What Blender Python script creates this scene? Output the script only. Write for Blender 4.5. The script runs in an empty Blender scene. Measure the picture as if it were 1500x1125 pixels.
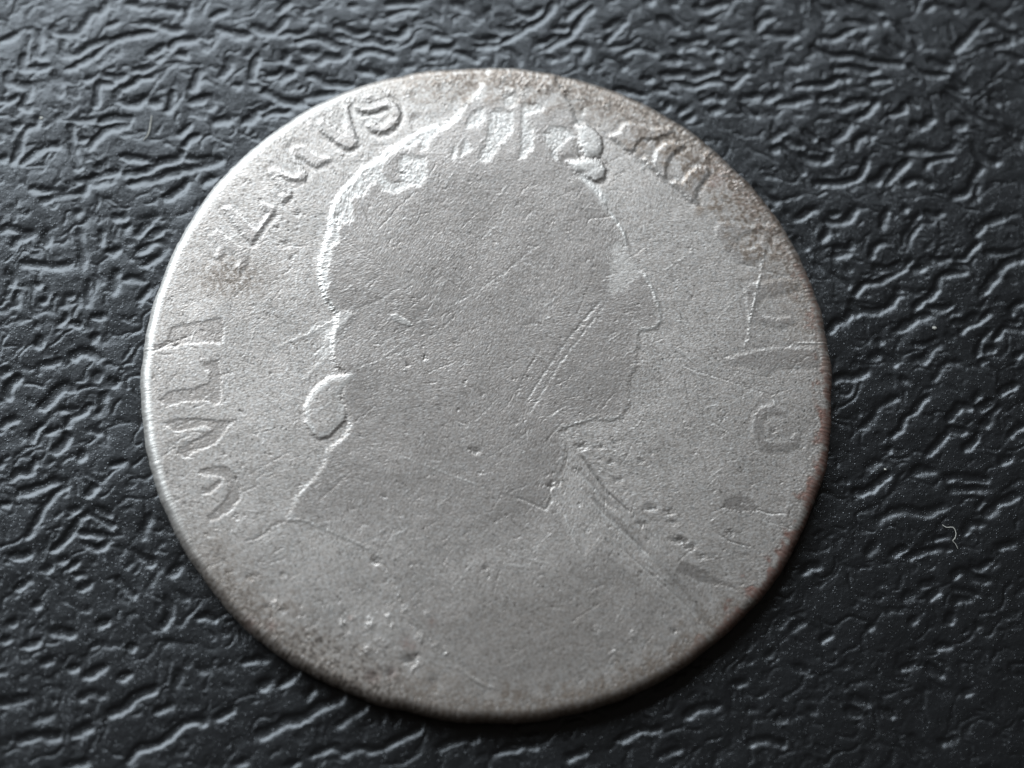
import bpy, math, random
import numpy as np
rng = np.random.default_rng(7)
random.seed(7)
S = bpy.context.scene
COL = S.collection
S.unit_settings.scale_length = 0.01          # one unit is a centimetre

# ------------------------------------------------------------------ camera
FOV = math.radians(28.0)
CAM = np.array([-0.44079443, -3.75523879, 10.71731165])
RX = np.array([0.99859346, 0.0, 0.05301974])
UY = np.array([-0.0174758, 0.94411741, 0.32914573])
WZ = np.array([-0.05005686, -0.32960934, 0.94278948])
FPX = 750.0 / math.tan(FOV / 2)
from mathutils import Matrix, Vector
cd = bpy.data.cameras.new('camera')
cam = bpy.data.objects.new('camera', cd); COL.objects.link(cam)
M = Matrix.Identity(4)
for i in range(3):
    M[i][0], M[i][1], M[i][2], M[i][3] = RX[i], UY[i], WZ[i], CAM[i]
cam.matrix_world = M
cd.sensor_width = 36.0; cd.angle = FOV
cd.clip_start = 0.1; cd.clip_end = 1000.0
cd.dof.use_dof = True
cd.dof.focus_distance = 11.28
cd.dof.aperture_fstop = 0.21
cd.dof.aperture_blades = 7
S.camera = cam

# ------------------------------------------------------------------ light
W = bpy.data.worlds.new('World'); S.world = W; W.use_nodes = True
bg = W.node_tree.nodes['Background']
bg.inputs[0].default_value = (1.0, 0.92, 0.84, 1); bg.inputs[1].default_value = 0.035

def area(name, loc, target, sx, sy, power, col):
    ld = bpy.data.lights.new(name, 'AREA'); ld.shape = 'RECTANGLE'
    ld.size, ld.size_y, ld.energy, ld.color = sx, sy, power, col
    o = bpy.data.objects.new(name, ld); COL.objects.link(o)
    o.location = loc
    o.rotation_euler = (Vector(target) - Vector(loc)).to_track_quat('-Z', 'Y').to_euler()
    return o
# the window the photograph is lit from: large, beyond the coin and to the left
area('window_light', (-31, 60, 48), (0, 0, 0), 112, 58, 162000, (0.78, 0.893, 1.0))
S.view_settings.view_transform = 'Standard'; S.view_settings.look = 'None'
S.view_settings.exposure = 0.0; S.view_settings.gamma = 1.0

# ------------------------------------------------------------------ helpers
def to_plane(px, py, z):
    """where the sight line of a point of the photograph meets the height z"""
    px = np.asarray(px, float); py = np.asarray(py, float)
    a = (px - 750.0) / FPX; b = -(py - 562.5) / FPX
    d = a[..., None] * RX + b[..., None] * UY - WZ
    t = (z - CAM[2]) / d[..., 2]
    return CAM[0] + t * d[..., 0], CAM[1] + t * d[..., 1]

def to_photo(x, y, z):
    dx, dy, dz = x - CAM[0], y - CAM[1], z - CAM[2]
    a = dx * RX[0] + dy * RX[1] + dz * RX[2]
    b = dx * UY[0] + dy * UY[1] + dz * UY[2]
    c = -(dx * WZ[0] + dy * WZ[1] + dz * WZ[2])
    return 750.0 + FPX * a / c, 562.5 - FPX * b / c

def sstep(a, b, x):
    t = np.clip((x - a) / (b - a), 0, 1); return t * t * (3 - 2 * t)

def band_noise(shape, lo, hi, seed, angle=None, stretch=1.0):
    """periodic noise of unit variance with wavelengths between lo and hi cells"""
    r = np.random.default_rng(seed)
    n = r.standard_normal(shape).astype(np.float32)
    fy = np.fft.fftfreq(shape[0])[:, None]; fx = np.fft.rfftfreq(shape[1])[None, :]
    if angle is not None:
        ca, sa = math.cos(angle), math.sin(angle)
        u = fx * ca + fy * sa; v = -fx * sa + fy * ca
        f = np.hypot(u * stretch, v)
    else:
        f = np.hypot(fx, fy)
    H = np.exp(-(f * lo) ** 2) * (1 - np.exp(-(f * hi) ** 2))
    o = np.fft.irfft2(np.fft.rfft2(n) * H, shape)
    return (o / o.std()).astype(np.float32)

def bilin(A, u, v, wrap=False):
    if wrap:
        u = np.mod(u, A.shape[1]); v = np.mod(v, A.shape[0])
        i = np.floor(u).astype(int); j = np.floor(v).astype(int)
        fu = u - i; fv = v - j
        i %= A.shape[1]; j %= A.shape[0]
        i1 = (i + 1) % A.shape[1]; j1 = (j + 1) % A.shape[0]
    else:
        u = np.clip(u, 0, A.shape[1] - 1.001); v = np.clip(v, 0, A.shape[0] - 1.001)
        i = np.floor(u).astype(int); j = np.floor(v).astype(int)
        fu = u - i; fv = v - j; i1 = i + 1; j1 = j + 1
    return (A[j, i] * (1 - fu) + A[j, i1] * fu) * (1 - fv) + (A[j1, i] * (1 - fu) + A[j1, i1] * fu) * fv

def grid_mesh(name, co, quads, smooth=True):
    me = bpy.data.meshes.new(name)
    nv, nq = len(co), len(quads)
    me.vertices.add(nv); me.vertices.foreach_set('co', np.ascontiguousarray(co, dtype=np.float32).ravel())
    me.loops.add(nq * 4); me.loops.foreach_set('vertex_index', np.ascontiguousarray(quads, dtype=np.int32).ravel())
    me.polygons.add(nq)
    me.polygons.foreach_set('loop_start', np.arange(0, nq * 4, 4, dtype=np.int32))
    me.update(calc_edges=True)
    me.polygons.foreach_set('use_smooth', np.ones(nq, dtype=bool))
    return me

def link(name, me, mat, parent=None):
    o = bpy.data.objects.new(name, me); COL.objects.link(o)
    if mat: me.materials.append(mat)
    if parent: o.parent = parent
    return o

# ------------------------------------------------------------------ materials
def nodes(name):
    m = bpy.data.materials.new(name); m.use_nodes = True
    nt = m.node_tree
    return m, nt, nt.nodes['Principled BSDF']
def N(nt, t, **kw):
    n = nt.nodes.new(t)
    for k, v in kw.items(): setattr(n, k, v)
    return n
def noise(nt, vec, scale, detail=3, rough=0.55):
    n = N(nt, 'ShaderNodeTexNoise'); n.inputs['Scale'].default_value = scale
    n.inputs['Detail'].default_value = detail; n.inputs['Roughness'].default_value = rough
    nt.links.new(vec, n.inputs['Vector']); return n
def mixcol(nt, fac, a, b):
    n = N(nt, 'ShaderNodeMix', data_type='RGBA')
    if isinstance(fac, float): n.inputs[0].default_value = fac
    else: nt.links.new(fac, n.inputs[0])
    for k, v in ((6, a), (7, b)):
        if isinstance(v, tuple): n.inputs[k].default_value = v
        else: nt.links.new(v, n.inputs[k])
    return n.outputs[2]
def ramp(nt, src, lo, hi, a=0.0, b=1.0):
    n = N(nt, 'ShaderNodeMapRange'); n.inputs[1].default_value = lo; n.inputs[2].default_value = hi
    n.inputs[3].default_value = a; n.inputs[4].default_value = b
    nt.links.new(src, n.inputs[0]); return n.outputs[0]

def silver_material():
    m, nt, P = nodes('worn_silver')
    tc = N(nt, 'ShaderNodeTexCoord'); vec = tc.outputs['Object']
    A = {}
    for k in ('fresh_and_lit', 'brown', 'copper', 'grime', 'smooth'):
        a = N(nt, 'ShaderNodeAttribute'); a.attribute_name = k; A[k] = a.outputs['Fac']
    n5 = noise(nt, vec, 64.0, 3, 0.65); n1 = noise(nt, vec, 6.5, 7, 0.72); n2 = noise(nt, vec, 55.0, 3, 0.65)
    base = mixcol(nt, ramp(nt, n1.outputs['Fac'], .3, .7), (0.355, 0.304, 0.262, 1), (0.485, 0.414, 0.36, 1))
    base = mixcol(nt, ramp(nt, n2.outputs['Fac'], .42, .72, 0, .35), base, (0.66, 0.655, 0.64, 1))
    base = mixcol(nt, ramp(nt, n2.outputs['Fac'], .42, .28, 0, .45), base, (0.2, 0.19, 0.18, 1))
    base = mixcol(nt, ramp(nt, n5.outputs['Fac'], .52, .68, 0, .5), base, (0.64, 0.595, 0.55, 1))
    base = mixcol(nt, ramp(nt, n5.outputs['Fac'], .48, .33, 0, .55), base, (0.10, 0.09, 0.08, 1))
    pv = N(nt, 'ShaderNodeTexVoronoi'); pv.inputs['Scale'].default_value = 27.0; pv.inputs['Randomness'].default_value = 1.0
    wv = N(nt, 'ShaderNodeVectorMath', operation='MULTIPLY_ADD'); nt.links.new(n5.outputs['Color'], wv.inputs[0]); wv.inputs[1].default_value = (.03, .03, .03); nt.links.new(vec, wv.inputs[2])
    nt.links.new(wv.outputs[0], pv.inputs['Vector'])
    ps = N(nt, 'ShaderNodeSeparateColor'); nt.links.new(pv.outputs['Color'], ps.inputs[0])
    pm = N(nt, 'ShaderNodeMath', operation='MULTIPLY'); nt.links.new(ramp(nt, pv.outputs['Distance'], .24, .12, 0, 1), pm.inputs[0]); nt.links.new(ramp(nt, ps.outputs[0], .62, .9, 0, .8), pm.inputs[1])
    base = mixcol(nt, pm.outputs[0], base, (0.075, 0.065, 0.055, 1))
    dk = N(nt, 'ShaderNodeMath', operation='MULTIPLY'); nt.links.new(A['smooth'], dk.inputs[0]); dk.inputs[1].default_value = .32
    base = mixcol(nt, dk.outputs[0], base, (0.30, 0.254, 0.226, 1))
    base = mixcol(nt, A['fresh_and_lit'], base, (0.74, 0.69, 0.63, 1))  # bare metal, plus highlights painted on the left rim and back of head
    base = mixcol(nt, A['brown'], base, (0.23, 0.17, 0.125, 1))
    base = mixcol(nt, A['copper'], base, (0.30, 0.165, 0.13, 1))
    base = mixcol(nt, A['grime'], base, (0.05, 0.042, 0.035, 1))
    nt.links.new(base, P.inputs['Base Color'])
    P.inputs['Metallic'].default_value = 0.62
    r = N(nt, 'ShaderNodeMath', operation='MULTIPLY_ADD')
    nt.links.new(A['smooth'], r.inputs[0]); r.inputs[1].default_value = -0.06; r.inputs[2].default_value = 0.45
    nt.links.new(r.outputs[0], P.inputs['Roughness'])
    b1 = N(nt, 'ShaderNodeBump'); b1.inputs['Strength'].default_value = 0.35; b1.inputs['Distance'].default_value = 0.0016
    n3 = noise(nt, vec, 130.0, 3, 0.7)
    nt.links.new(n3.outputs['Fac'], b1.inputs['Height'])
    nt.links.new(b1.outputs[0], P.inputs['Normal'])
    return m

def leather_material():
    m, nt, P = nodes('black_leatherette')
    tc = N(nt, 'ShaderNodeTexCoord'); vec = tc.outputs['Object']
    n1 = noise(nt, vec, 2.2, 4, 0.6)
    nt.links.new(mixcol(nt, ramp(nt, n1.outputs['Fac'], .3, .7), (0.0035, 0.0035, 0.0037, 1), (0.0055, 0.0056, 0.006, 1)), P.inputs['Base Color'])
    P.inputs['Roughness'].default_value = 0.315
    P.inputs['Specular IOR Level'].default_value = 0.85
    # fine pimpled grain that glints where it faces the window
    v = N(nt, 'ShaderNodeTexVoronoi'); v.inputs['Scale'].default_value = 88.0; nt.links.new(vec, v.inputs['Vector'])
    sep = N(nt, 'ShaderNodeSeparateColor'); nt.links.new(v.outputs['Color'], sep.inputs[0])
    pim = N(nt, 'ShaderNodeMath', operation='MULTIPLY'); nt.links.new(ramp(nt, v.outputs['Distance'], .05, .45, 1, 0), pim.inputs[0])
    nt.links.new(ramp(nt, sep.outputs[0], .5, 1.0, 0, 1), pim.inputs[1])
    n2 = noise(nt, vec, 45.0, 4, 0.6)
    ad = N(nt, 'ShaderNodeMath', operation='MULTIPLY_ADD'); nt.links.new(n2.outputs['Fac'], ad.inputs[0]); ad.inputs[1].default_value = .9
    nt.links.new(pim.outputs[0], ad.inputs[2])
    b = N(nt, 'ShaderNodeBump'); b.inputs['Strength'].default_value = 0.75; b.inputs['Distance'].default_value = 0.0019
    nt.links.new(ad.outputs[0], b.inputs['Height']); nt.links.new(b.outputs[0], P.inputs['Normal'])
    return m
def fibre_material():
    m, nt, P = nodes('pale_fibre')
    P.inputs['Base Color'].default_value = (0.62, 0.58, 0.50, 1); P.inputs['Roughness'].default_value = 0.7
    return m
SILVER, LEATHER, FIBRE = silver_material(), leather_material(), fibre_material()

# ------------------------------------------------------------------ leatherette sheet
def voronoi(u, v, seed):
    """distance gap between the nearest and second nearest jittered cell point"""
    r = np.random.default_rng(seed); T = 64
    JX = r.random((T, T)).astype(np.float32); JY = r.random((T, T)).astype(np.float32)
    iu = np.floor(u).astype(int); iv = np.floor(v).astype(int)
    f1 = np.full(u.shape, 9.0, np.float32); f2 = f1.copy()
    for dj in (-1, 0, 1):
        for di in (-1, 0, 1):
            a = iu + di; b = iv + dj
            d = np.hypot(a + .08 + .84 * JX[b % T, a % T] - u, b + .08 + .84 * JY[b % T, a % T] - v)
            f2 = np.minimum(f2, np.maximum(f1, d)); f1 = np.minimum(f1, d)
    return f2 - f1

NT = 1024; TILE = 12.0                       # noise tile of 12 cm
nW1 = band_noise((NT, NT), 16, 60, 11); nW2 = band_noise((NT, NT), 16, 60, 12)
nW3 = band_noise((NT, NT), 4, 12, 13);  nW4 = band_noise((NT, NT), 4, 12, 14)
nM1 = band_noise((NT, NT), 9, 40, 15);  nM2 = band_noise((NT, NT), 9, 40, 16)
def contour_noise(seed, ang, st):
    n = band_noise((NT, NT), 25, 44, seed, math.radians(ang), st)
    gy_, gx_ = np.gradient(n); g_ = np.hypot(gx_, gy_)
    return n, g_ + .35 * g_.mean()
nA, dA = contour_noise(17, 32, 1.8); nB, dB = contour_noise(21, 6, 1.8); nC, dC = contour_noise(22, 70, 1.4)
nMid = band_noise((NT, NT), 7, 24, 24, math.radians(25), 1.5)
nWid = band_noise((NT, NT), 10, 50, 23)
nLow = band_noise((NT, NT), 40, 300, 18); nFine = band_noise((NT, NT), 1.2, 4, 19)

# creases seen in the photograph: (corner x, corner y, scale, area they are used in, strokes)
CREASES = [
(0,0,3.75,(0,0,345,300),[[(0,232),(55,210),(100,180)],[(150,155),(205,180),(218,230),(205,290),(250,325)],[(575,10),(565,60),(500,75),(465,130),(420,185),(310,180),(300,140)],[(345,215),(350,270),(390,310),(450,285),(500,250),(600,215)],[(360,385),(500,315),(600,240),(700,200),(860,175)],[(600,140),(650,125)],[(700,25),(750,30),(790,50)],[(860,35),(930,50),(1000,55)],[(780,120),(830,130),(885,130)],[(880,150),(950,165),(1010,160)],[(1050,20),(1030,60),(1020,120)],[(1160,100),(1200,75),(1260,55)],[(1180,145),(1260,180),(1340,200)],[(810,300),(860,285),(900,250)],[(930,270),(980,225),(1080,215)],[(970,295),(1040,310)],[(860,340),(900,310)],[(730,385),(800,380),(860,355)],[(560,410),(640,430),(690,415)],[(460,440),(520,425)],[(0,560),(60,550),(100,530)],[(45,400),(50,445),(110,468),(160,478),(150,530),(125,575),(175,605)],[(290,400),(320,450),(340,530)],[(130,300),(130,370),(200,375),(270,370)],[(530,590),(535,500),(555,460),(630,465)],[(650,490),(645,545),(700,570),(760,570),(805,530)],[(660,490),(740,460),(770,430),(840,425),(860,390)],[(820,560),(880,570)],[(880,490),(905,480)],[(940,500),(945,570),(915,620)],[(1040,560),(1100,545),(1155,540),(1160,600)],[(1170,495),(1250,475),(1330,465),(1420,470),(1500,515)],[(1375,440),(1390,380),(1400,300)],[(1210,420),(1250,370),(1255,320)],[(1050,500),(1080,440),(1085,380)],[(400,660),(520,665)],[(545,670),(620,645),(730,660)],[(495,820),(520,770),(575,720),(640,700),(720,680)],[(440,770),(480,760)],[(70,900),(100,830),(140,720),(200,690),(205,640)],[(80,700),(120,680)],[(110,910),(180,855),(260,805),(330,800)],[(390,680),(400,800),(430,940)],[(0,870),(40,870)],[(160,1035),(260,1050),(370,1045),(385,990)],[(230,1110),(330,1070),(450,1060),(480,1010),(600,1000)],[(410,1000),(500,985),(560,960),(660,940)],[(680,955),(800,945),(860,900),(980,870),(1000,830)],[(710,1010),(860,980),(980,940),(1100,910),(1220,880)],[(660,860),(760,875),(850,885)],[(1010,870),(1100,880),(1180,870)],[(980,750),(1050,680)],[(1010,810),(1040,770),(1095,740)],[(1170,665),(1270,660)],[(1320,675),(1400,640),(1440,600),(1500,590)],[(1230,790),(1330,720),(1420,670),(1480,630)],[(545,900),(550,940)],[(900,1095),(980,1050),(1030,1000)],[(1100,1020),(1180,970)],[(1290,610),(1310,640)]]),
(0,300,5,(0,300,300,525),[[(0,210),(60,170),(130,190),(200,210),(260,200)],[(90,320),(130,260),(180,235),(260,215)],[(580,180),(590,280),(610,380),(605,470)],[(340,190),(345,290)],[(740,190),(750,290)],[(790,350),(880,335)],[(910,60),(900,95),(820,85)],[(1135,60),(1130,100),(1010,110)],[(560,60),(600,40)],[(930,140),(930,190)],[(1010,230),(1060,160),(1110,120)],[(1080,250),(1180,180)],[(1010,350),(1060,320),(1120,280),(1190,290),(1200,340),(1130,400),(1060,440)],[(140,430),(300,440),(420,450),(540,430)],[(60,480),(90,560),(90,600)],[(350,610),(340,690),(290,720)],[(650,560),(645,680),(660,740)],[(850,480),(840,570),(840,660)],[(890,550),(1000,540),(1070,570)],[(1020,710),(1100,600)],[(540,660),(480,690),(475,760)],[(480,790),(480,840),(420,880)],[(290,960),(290,1020),(250,1050)],[(700,940),(690,1000)],[(240,580),(300,590)],[(120,640),(130,750)],[(500,870),(600,880)],[(680,820),(770,830)]]),
(0,825,3.75,(0,840,400,1125),[[(80,150),(130,115),(180,85)],[(250,50),(280,10)],[(380,25),(420,0)],[(430,150),(500,100)],[(400,60),(480,70)],[(640,80),(700,150),(740,190)],[(940,70),(985,30)],[(890,360),(925,300),(935,240),(910,180)],[(950,150),(1040,200)],[(1080,300),(1130,290),(1190,320)],[(530,350),(600,315)],[(490,470),(545,440)],[(120,460),(220,430)],[(270,370),(340,380),(410,400)],[(230,550),(300,520)],[(370,580),(440,570)],[(470,620),(570,570)],[(650,640),(720,605)],[(1090,580),(1160,585)],[(970,690),(985,590)],[(0,770),(80,760),(170,735)],[(440,750),(500,715),(580,730)],[(590,830),(680,800),(740,740),(870,680)],[(180,870),(300,830)],[(400,940),(500,890)],[(100,990),(180,955),(340,950)],[(700,1100),(760,1020),(870,990),(960,920),(1040,870),(1130,870)],[(840,820),(960,780)],[(1180,860),(1300,790)],[(350,1120),(490,1090)],[(1330,550),(1400,530),(1470,530)],[(1420,960),(1500,910)],[(1260,1110),(1360,1090)],[(700,470),(750,455)],[(190,240),(220,220)],[(40,340),(90,320)],[(0,430),(60,410)]]),
(1100,0,3.75,(1105,0,1500,300),[[(40,170),(60,110),(130,90)],[(60,185),(150,195),(250,195)],[(340,10),(400,50),(460,60)],[(540,10),(650,70),(740,130)],[(520,115),(600,125),(680,135)],[(380,210),(480,205),(550,160),(620,150)],[(540,205),(590,225),(640,195)],[(650,40),(720,70)],[(800,130),(850,180),(900,200),(920,260)],[(960,60),(1000,20)],[(1010,10),(1080,40),(1130,60)],[(1270,40),(1330,80),(1390,120),(1440,130)],[(1110,290),(1180,220),(1240,150),(1270,110)],[(1320,260),(1400,240),(1430,210)],[(1250,170),(1330,150),(1400,180),(1500,210)],[(330,260),(400,290),(470,310),(560,305),(650,335),(760,350),(830,350)],[(440,380),(540,370),(640,390),(700,380)],[(860,350),(920,395),(1000,415),(1090,410)],[(980,330),(1050,360),(1100,370)],[(190,360),(250,365),(300,350)],[(230,475),(330,470),(420,465),(480,430),(540,435)],[(650,460),(680,440),(770,440)],[(0,530),(60,520)],[(70,550),(150,510)],[(150,570),(240,565),(320,540)],[(370,540),(420,530),(480,540)],[(400,580),(500,590),(560,565),(640,550)],[(580,650),(640,620),(690,550)],[(750,630),(830,610),(840,570)],[(870,550),(920,590)],[(740,230),(830,290)],[(1100,420),(1150,470),(1190,490)],[(1060,480),(1120,500),(1190,530)],[(1050,510),(1130,570),(1220,640),(1320,680),(1440,770),(1490,800)],[(1400,700),(1450,740)],[(290,720),(360,770)],[(180,760),(240,795),(290,800)],[(110,770),(180,720)],[(380,780),(440,815)],[(470,680),(530,680),(510,730),(450,770)],[(570,830),(580,770),(640,740),(670,770)],[(120,830),(170,810),(220,860),(290,960)],[(270,850),(340,880),(410,880),(440,840)],[(340,1000),(450,1010),(560,990),(610,950),(640,870)],[(650,1000),(710,980),(760,910)],[(740,1010),(810,930),(870,880)],[(850,830),(920,820),(1000,835),(1080,820),(1130,780)],[(880,690),(950,690),(1000,640)],[(960,930),(980,890),(1050,870),(1110,860)],[(840,1020),(880,990),(940,990),(1000,1020)],[(1220,780),(1240,840),(1300,880),(1360,890)],[(1100,1080),(1180,1060),(1220,990),(1270,900)],[(1240,1010),(1240,1100)],[(1310,540),(1360,580)],[(1250,590),(1270,630),(1320,640)],[(1110,690),(1180,690)],[(80,960),(150,980)],[(20,1020),(90,1090),(160,1110)],[(1350,290),(1400,300),(1490,330)]]),
(1150,300,4.286,(1150,300,1500,562),[[(0,40),(60,80),(120,60),(190,20)],[(240,100),(330,110),(400,80),(450,10)],[(220,220),(260,180),(265,140)],[(270,60),(350,60)],[(300,325),(410,290)],[(300,270),(390,270),(430,230)],[(610,150),(620,80),(650,25)],[(730,30),(770,20)],[(770,260),(790,190),(850,110)],[(740,270),(760,180),(850,50)],[(880,40),(950,75),(990,30)],[(540,330),(570,260),(640,235)],[(560,395),(650,405),(740,370)],[(430,580),(500,495),(590,490),(640,455),(740,400),(800,340)],[(190,360),(280,430),(410,520)],[(60,210),(150,280)],[(1190,190),(1240,130),(1380,70)],[(1050,350),(1130,330),(1160,290),(1220,230)],[(800,410),(880,390)],[(900,340),(980,350),(1050,320)],[(1060,380),(1140,390)],[(890,600),(940,540),(970,460),(1030,430),(1140,420)],[(1250,300),(1350,300),(1460,295)],[(1240,550),(1310,460),(1400,360),(1500,335)],[(690,540),(740,540)],[(680,620),(700,580),(750,570)],[(410,610),(460,655),(550,670),(650,640),(690,570)],[(270,800),(320,745),(370,730),(410,680),(480,680)],[(690,790),(760,755),(840,710),(930,690)],[(810,650),(880,590)],[(900,640),(980,660),(1050,630)],[(1020,700),(1100,660)],[(1090,800),(1150,760),(1220,730),(1300,670)],[(1050,740),(1130,740),(1210,690)],[(1410,690),(1440,640),(1500,600)],[(1310,850),(1340,810),(1390,770),(1500,790)],[(1250,920),(1320,900)],[(1200,960),(1240,840),(1300,780)],[(800,880),(880,880),(960,840)],[(800,980),(880,960),(920,900),(980,870)],[(580,840),(610,870)],[(540,960),(610,940),(690,1000)],[(310,1110),(370,1080),(440,1080),(520,1040)],[(930,1110),(980,1030),(1030,990),(1110,990)],[(720,1090),(780,1110)],[(1220,990),(1260,980)],[(1440,960),(1490,930)],[(1380,740),(1480,740)]]),
(1200,560,5,(1200,556,1500,785),[[(290,350),(370,290),(430,190),(500,150),(590,110)],[(520,400),(590,350),(630,260),(690,220),(740,150),(800,100)],[(950,290),(980,230),(1030,180),(1110,185)],[(940,330),(1010,360),(1080,350)],[(1120,140),(1180,70)],[(1140,180),(1210,180),(1270,140)],[(1240,310),(1260,240),(1320,180)],[(1180,300),(1240,305)],[(1320,80),(1370,40),(1450,15)],[(780,550),(830,490),(890,430),(940,360)],[(1050,500),(1130,440),(1170,370)],[(1380,400),(1440,350),(1500,310)],[(1320,590),(1410,550)],[(690,670),(750,640),(850,650)],[(920,700),(1080,700),(1250,715)],[(940,785),(1080,780),(1270,785)],[(250,800),(330,800),(400,760),(510,665)],[(420,1020),(520,960),(620,935),(740,955),(830,940),(930,900)],[(1210,970),(1280,920),(1340,870),(1450,830)],[(1060,1110),(1110,1040),(1200,1040)],[(490,500),(530,490)],[(1150,920),(1220,850)],[(340,630),(450,580)]]),
(1000,800,3.4635,(1000,785,1262,1125),[[(610,140),(650,105),(700,100)],[(550,430),(620,380)],[(930,430),(980,405)],[(640,830),(680,840)],[(330,830),(380,835)],[(470,880),(530,875)],[(830,830),(900,860)],[(10,870),(90,820),(190,805)],[(330,1000),(430,985),(520,1010)],[(570,610),(640,640)],[(850,760),(960,800)],[(700,480),(760,440)],[(430,560),(470,540)],[(250,700),(330,690)]]),
(1000,800,3.4635,(1262,940,1500,1125),[[(1280,510),(1360,500)],[(1150,960),(1230,1040)],[(990,820),(1080,860)],[(1420,740),(1470,740)],[(1230,600),(1320,660)],[(1300,1000),(1400,980)],[(1100,620),(1180,600)]]),
(500,0,3,(562,0,962,150),[[(200,20),(260,15),(330,15)],[(200,75),(270,50),(330,50)],[(190,155),(260,155),(290,120)],[(310,220),(380,195)],[(270,300),(320,290)],[(400,150),(450,160),(480,170)],[(390,220),(480,210),(500,180)],[(490,225),(560,250),(600,270)],[(500,10),(550,50)],[(640,40),(670,110),(710,145)],[(580,170),(640,175),(700,165)],[(580,205),(690,200)],[(700,190),(760,160),(840,110),(890,80),(940,10)],[(690,120),(740,130),(790,125)],[(770,55),(830,70),(880,35)],[(990,80),(1030,40),(1080,10)],[(1020,140),(1060,80),(1100,30)],[(860,190),(900,185),(950,155)],[(900,215),(960,180),(1020,150)],[(930,125),(990,125)],[(720,210),(760,240),(790,290)],[(1010,205),(1070,210),(1060,260)],[(900,250),(940,265)],[(1160,190),(1200,140),(1250,90)],[(1170,205),(1230,205),(1280,190)],[(1230,240),(1290,215),(1390,235)],[(1220,270),(1250,300)],[(1390,180),(1400,110),(1460,120),(1490,150)],[(1340,10),(1370,0)],[(1200,390),(1280,410),(1340,420)],[(1320,350),(1370,345)],[(1160,130),(1230,90)]]),
(340,0,6.25,(340,0,564,180),[[(0,290),(60,330),(150,320)],[(180,235),(270,280),(370,295),(440,240),(470,190),(500,180)],[(420,120),(470,60),(540,20)],[(420,330),(520,300),(600,310),(690,285)],[(640,90),(680,110)],[(710,210),(770,210)],[(950,245),(1020,255),(1130,310),(1240,300)],[(960,330),(1080,350),(1180,390),(1280,360),(1400,410),(1500,390)],[(790,330),(870,370),(950,420),(1010,430),(1030,480),(980,530),(840,520),(800,580)],[(580,400),(680,360),(770,370)],[(650,465),(730,490),(830,480)],[(110,520),(200,450)],[(230,500),(200,590),(180,740)],[(310,690),(400,685),(480,640)],[(430,760),(490,690),(570,660)],[(0,780),(80,790)],[(180,780),(240,790)],[(280,820),(360,870),(450,920),(540,940),(680,945)],[(690,680),(780,705),(870,770),(980,770),(1100,785)],[(1130,510),(1220,470),(1330,475),(1500,525)],[(1160,650),(1270,655),(1390,700)],[(600,830),(660,790)],[(220,1010),(300,1000),(380,950)],[(100,1120),(190,1080),(220,1020)],[(300,1090),(340,1040),(540,1020)],[(640,900),(780,880),(960,845)],[(1390,320),(1500,325)],[(500,480),(490,560)],[(560,590),(670,590)],[(1180,170),(1230,170)],[(1280,185),(1320,185)],[(1070,60),(1140,60)]]),
(940,0,6.25,(956,0,1112,180),[[(140,170),(240,195),(330,260)],[(270,20),(330,60)],[(490,65),(590,85),(680,50),(790,20)],[(540,200),(600,235),(680,220)],[(330,390),(400,410),(500,380),(590,370)],[(290,410),(360,460)],[(400,460),(500,420),(600,450),(650,400)],[(420,500),(500,550),(520,610)],[(670,515),(720,540)],[(770,385),(870,340)],[(870,410),(940,460),(1010,500)],[(780,460),(900,520),(960,590)],[(180,680),(300,690),(400,670),(480,705),(600,670),(700,640)],[(740,680),(830,705),(940,650)],[(260,745),(400,770),(500,790),(600,750),(720,740),(830,780),(920,700),(980,660)],[(1030,610),(1110,650),(1190,650)],[(1060,660),(1180,750)],[(1190,570),(1260,500),(1330,400)],[(900,900),(1020,885),(1140,860)],[(520,870),(600,840)],[(540,920),(680,890),(740,930)],[(630,1010),(740,1000)],[(340,1030),(440,975)],[(400,1100),(480,1040)],[(120,820),(240,835)],[(900,950),(1000,1040),(1080,1060)],[(190,560),(360,540)],[(240,930),(230,1000)]]),
(0,500,6.25,(0,522,240,668),[[(350,310),(370,230),(460,210),(550,165)],[(660,160),(740,100),(860,130),(920,180)],[(70,520),(90,400),(180,320)],[(370,620),(460,540),(530,460),(600,410),(680,440)],[(540,620),(640,635),(730,600)],[(610,790),(640,710),(740,650),(850,570)],[(960,470),(940,570),(910,680)],[(890,290),(890,370)],[(0,790),(70,740),(160,715)],[(290,930),(310,850),(390,770)],[(400,850),(540,800)],[(480,1000),(560,970),(630,860)],[(850,790),(930,850)],[(1000,380),(1090,380)],[(0,270),(100,290)]]),
(0,660,6.25,(0,664,240,842),[[(80,280),(180,200),(270,200),(340,80)],[(0,170),(20,100)],[(740,90),(750,10)],[(1020,140),(1150,115)],[(150,390),(350,350),(450,300),(540,280),(620,300)],[(240,800),(320,680),(370,570),(450,460),(530,370),(630,320)],[(800,430),(840,360),(890,325)],[(0,500),(110,490)],[(630,550),(740,540)],[(850,530),(940,560),(1020,600)],[(470,930),(560,850),(640,770),(700,690),(750,610),(840,590),(950,650),(1050,700)],[(720,750),(830,760),(1020,790)],[(760,850),(900,895),(1010,810)],[(90,960),(200,975),(280,940)],[(400,1110),(480,1050)],[(520,1010),(640,990)],[(630,1080),(720,1010)],[(1330,760),(1350,670),(1380,590)],[(1240,930),(1330,990),(1430,1030)]]),
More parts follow.
